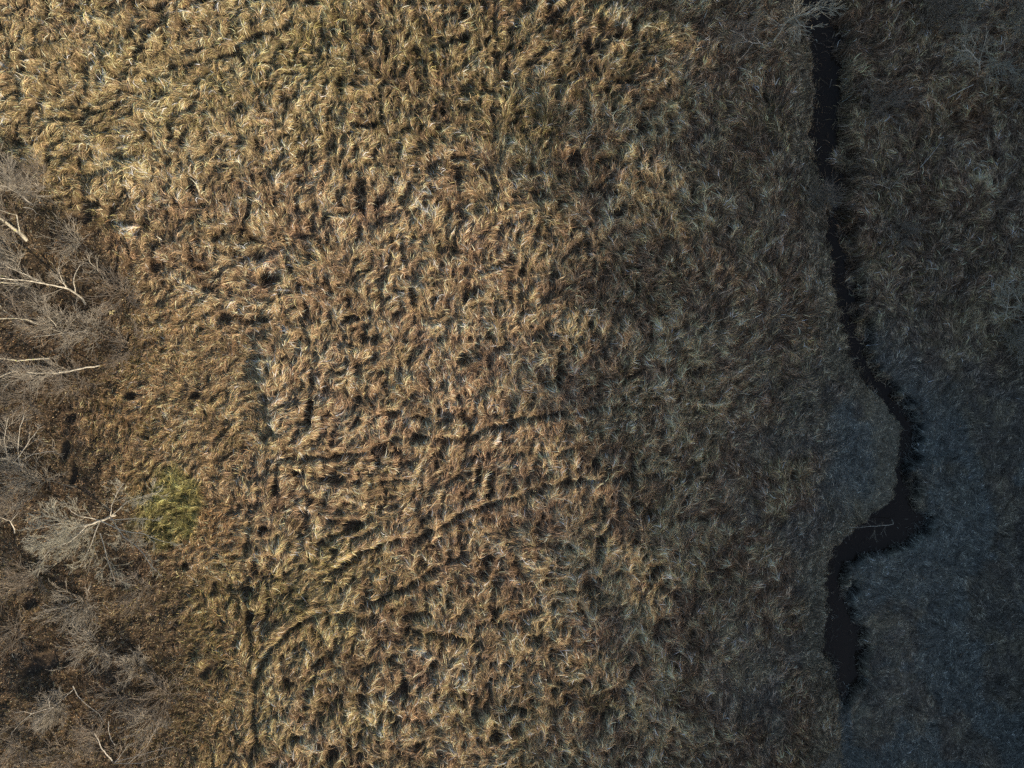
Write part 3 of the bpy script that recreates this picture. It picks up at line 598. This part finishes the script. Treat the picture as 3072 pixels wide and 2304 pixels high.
bush("grey shrub leaning over the left side of the ditch", 2450, 600, 1.5, 1.0, 14, 313, (9,7), BARK_TWIG)
bare_tree("sapling", "forked sapling standing on the bluish far bank of the ditch", [[(2672,582,0),(2668,565,.5),(2655,560,.9),(2620,550,1.5)]], .020, [([(2668,570,.4),(2690,545,1),(2705,525,1.5)],0.017),([(2668,575,.3),(2680,600,.8),(2692,618,1.1)],0.014)], (8,6), 1.1, 314, BARK_PALE, BARK_TWIG, cat="sapling")
log("dead_pole", "straight dead pole lying on the rusty grass under the top right thicket", [(2832,301,.25),(2870,280,.35),(2908,262,.5)], .028, .018, BARK_PALE, "branch")
log("fallen_branch", "two-metre pale stick lying on grey grass right of the ditch", [(2745,511,.1),(2775,478,.15),(2812,434,.2)], .022, .012, BARK_GREY, "branch", 2, 8)
log("leaning_reed_stick", "thin stick standing out of the black water in the upper ditch", [(2506,262,.0),(2513,235,.4),(2518,215,.8)], .014, .008, BARK_GREY, "stick")
log("broken_stick", "short pale stick across the narrow bend of the ditch", [(2638,1192,.1),(2646,1178,.3),(2656,1164,.4)], .018, .010, BARK_PALE, "stick")
log("broken_stick", "pale stick on the left edge of the lower ditch", [(2486,1765,.1),(2494,1742,.2),(2500,1720,.3)], .020, .010, BARK_PALE, "stick")
bare_tree("fallen_sapling", "fallen twiggy sapling reaching over the dark pool", [[(2700,1562,0),(2680,1572,.4),(2640,1577,.6),(2600,1580,.7),(2540,1585,.6)]], .020, (), (9,7), .9, 315, BARK_PALE, BARK_TWIG, cat="sapling")
bare_tree("alder_tree", "tangled pale bare tree at the right edge beside bluish turf", [[(3010,975,0),(3018,950,.7),(3021,930,1.2),(3026,895,2),(3027,870,2.6)]], .035, [([(3022,922,1.3),(3000,915,1.7),(3002,908,1.9)],0.029),([(3022,922,1.3),(3060,920,1.8),(3090,925,2.3)],0.032),([(3018,880,2.1),(2998,855,2.7),(2975,848,3.1)],0.029),([(3062,910,1.8),(3040,875,2.5),(3020,855,2.9)],0.026),([(3012,960,.5),(3030,950,1),(3075,945,1.6)],0.029)], (9,6,4), 1.4, 316, BARK_PALE, BARK_WILLOW, rmin=.0105)
bush("dense pale tangle of twigs hanging at the right edge below the tangled tree", 3030, 1030, 1.4, 1.2, 26, 317, (10,7), BARK_PALETWIG)
bare_tree("sapling", "thin upright sapling at the right edge above the tangled tree", [[(3026,812,0),(3030,785,.6),(3036,762,1.2),(3028,730,1.9)]], .016, (), (7,5), .9, 318, BARK_GREY, BARK_TWIG, cat="sapling")
bare_tree("sapling", "very fine twiggy sapling on the bluish turf right of the ditch bend", [[(2798,1430,0),(2803,1410,.4),(2800,1400,.6)]], .012, [([(2798,1425,.1),(2815,1405,.4),(2828,1378,.8)],.008),([(2775,1408,.3),(2755,1410,.5)],.008)], (5,4), .6, 319, BARK_PALE, BARK_TWIG, cat="sapling")
bush("small fine shrub on the far bank of the ditch below the pale stick", 2690, 700, 1.2, 1.1, 14, 320, (8,6))
log("fallen_branch", "forked pale twig lying at the right edge of the shaded grass", [(3040,690,.2),(3062,703,.3),(3090,712,.4)], .018, .012, BARK_PALE, "branch", 2, 9)

# a dropped pale leaf cluster on the wood floor
def leaf_cluster():
    r = np.random.default_rng(5); V = []; b = at(344, 934, 0); z = float(samp(H, np.array([b[0]]), np.array([b[1]]))[0]) + .12
    for i in range(7):
        a = r.uniform(0, 6.28); c = np.array([r.normal(0, .10), r.normal(0, .14), r.uniform(0, .05)]); s = r.uniform(.05, .09)
        for u, v, q in [(-1.3, 0, 0), (0, -.8, .2), (1.3, 0, 0), (0, .8, .2)]:
            V.append(c + np.array([(u * math.cos(a) - v * math.sin(a)) * s, (u * math.sin(a) + v * math.cos(a)) * s, q * s]))
    V = np.array(V); o = mesh_np("leaf_cluster", V, np.arange(28).reshape(-1, 4), M_LEAF, col=np.tile(C(.75, .66, .34), (28, 1))); o.location = (b[0], b[1], z)
    tag(o, "pale yellow cluster of dead leaves on the dark wood floor", "leaves")
leaf_cluster()

# ------------------------------------------------------------------ the wood beyond the right side, whose shade lies over the ditch
def spruce_proto(h, R, seed, gap):
    r = np.random.default_rng(seed); root = empty("spruce_tree", (0, 0, 0))
    g = Bag(); g.add(np.array([[0, 0, -.2], [0, 0, h * .5], [0, 0, h]]), .16, .02, 7); g.build("trunk", BARK_DARK, root, (0, 0, 0))
    V = []; nb = int(h * 34)
    for i in range(nb):
        z = h * (.06 + .94 * (i + r.random()) / nb); a = r.uniform(0, 6.28); rr = R * (1 - (z / h) ** 1.4) + .12
        n = int(14 + rr * 26)
        t = np.sqrt(r.random(n)) * rr; aa = a + r.normal(0, .16, n); zz = z - t * .28 + r.normal(0, .06, n)
        keep = r.random(n) > gap * (z / h) ** 2
        c = np.stack([np.cos(aa) * t, np.sin(aa) * t, zz], -1)[keep]; m = len(c)
        s = r.uniform(.10, .20, m); b1 = r.uniform(0, 6.28, m); tl = r.normal(0, .6, m)
        d = np.stack([np.cos(b1), np.sin(b1), tl * .5], -1) * s[:, None]; e = np.stack([-np.sin(b1), np.cos(b1), tl], -1) * s[:, None] * .4
        V.append(np.stack([c - d, c - e, c + d, c + e], 1))
    V = np.concatenate(V); mesh_np("crown", V, np.arange(len(V) * 4).reshape(-1, 4), NEEDLE, root)
    return root
def bare_proto(h, seed):
    r = np.random.default_rng(seed); root = empty("tall_bare_tree", (0, 0, 0)); g = Bag(); pts = wander(np.array([0, 0, -.2]), np.array([0, 0, 1.]), h, 8, .03, .1, r)
    g.add(pts, .17, .03, 7); g.build("trunk", BARK_GREY, root, (0, 0, 0)); cr = Bag()
    sprout(cr, pts, h * .24, .06, 3, r, (22, 9, 8, 6), .10, .28, rmin=.010, ang=(.5, 1.0)); cr.build("crown", BARK_TWIG, root, (0, 0, 0)); return root
def copy_tree(o):
    c = o.copy(); COL.objects.link(c)
    for ch in list(o.children):
        d = ch.copy(); COL.objects.link(d); d.parent = c
    return c
k1 = SUN_DIR.x / math.tan(SUN_EL); k2 = -SUN_DIR.y / math.tan(SUN_EL)
protos = [spruce_proto(14, 2.3, 401, .75), spruce_proto(14, 2.0, 402, .6)]
bprotos = [bare_proto(18, 411), bare_proto(18, 412)]
edge_y = [22.5, 15, 10.8, 5, 0, -8, -13, -17, -20, -24]; edge_x = [13.2, 13.0, 12.4, 11.2, 10.0, 10.2, 11.0, 12.0, 10.2, 9.0]
used = [False] * 4; r = np.random.default_rng(77)
for row, x0 in enumerate((35.0, 38.5)):
    y = -62.0 + row * 1.6
    while y < 16:
        x = x0 + r.uniform(-.6, .6); hh = 14.0
        for _ in range(6):
            hh = (x - 2.6 - np.interp(y + k2 * hh, edge_y[::-1], edge_x[::-1])) / k1
        hh *= r.uniform(.90, 1.03)
        i = int(r.integers(0, 2)); o = copy_tree(protos[i]) if used[i] else protos[i]; used[i] = True
        s = hh / 14; o.scale = (1.05, 1.05, s); o.location = (x, y, 0); o.rotation_euler.z = r.uniform(0, 6.28)
        tag(o, "dark spruce in the close row beyond the right edge that shades the ditch", "tree", "spruces beyond the right edge")
        y += r.uniform(1.9, 2.6)
for row, (x0, reach) in enumerate(((41.5, 1.0), (44.5, 3.0), (47.5, 5.6))):
    y = -70.0 + row
    while y < 12:
        x = x0 + r.uniform(-1, 1); hh = 17
        for _ in range(5):
            hh = (x - 1.2 - np.interp(y + k2 * hh, edge_y[::-1], edge_x[::-1]) + reach) / k1
        hh *= r.uniform(.88, 1.06)
        i = int(r.integers(0, 2)); o = copy_tree(bprotos[i]) if used[2 + i] else bprotos[i]; used[2 + i] = True
        s = hh / 18; o.scale = (1.1, 1.1, s); o.location = (x, y, 0); o.rotation_euler.z = r.uniform(0, 6.28)
        tag(o, "tall bare tree standing behind the spruces beyond the right edge", "tree", "tall bare trees beyond the right edge")
        y += r.uniform(2.3, 3.4)
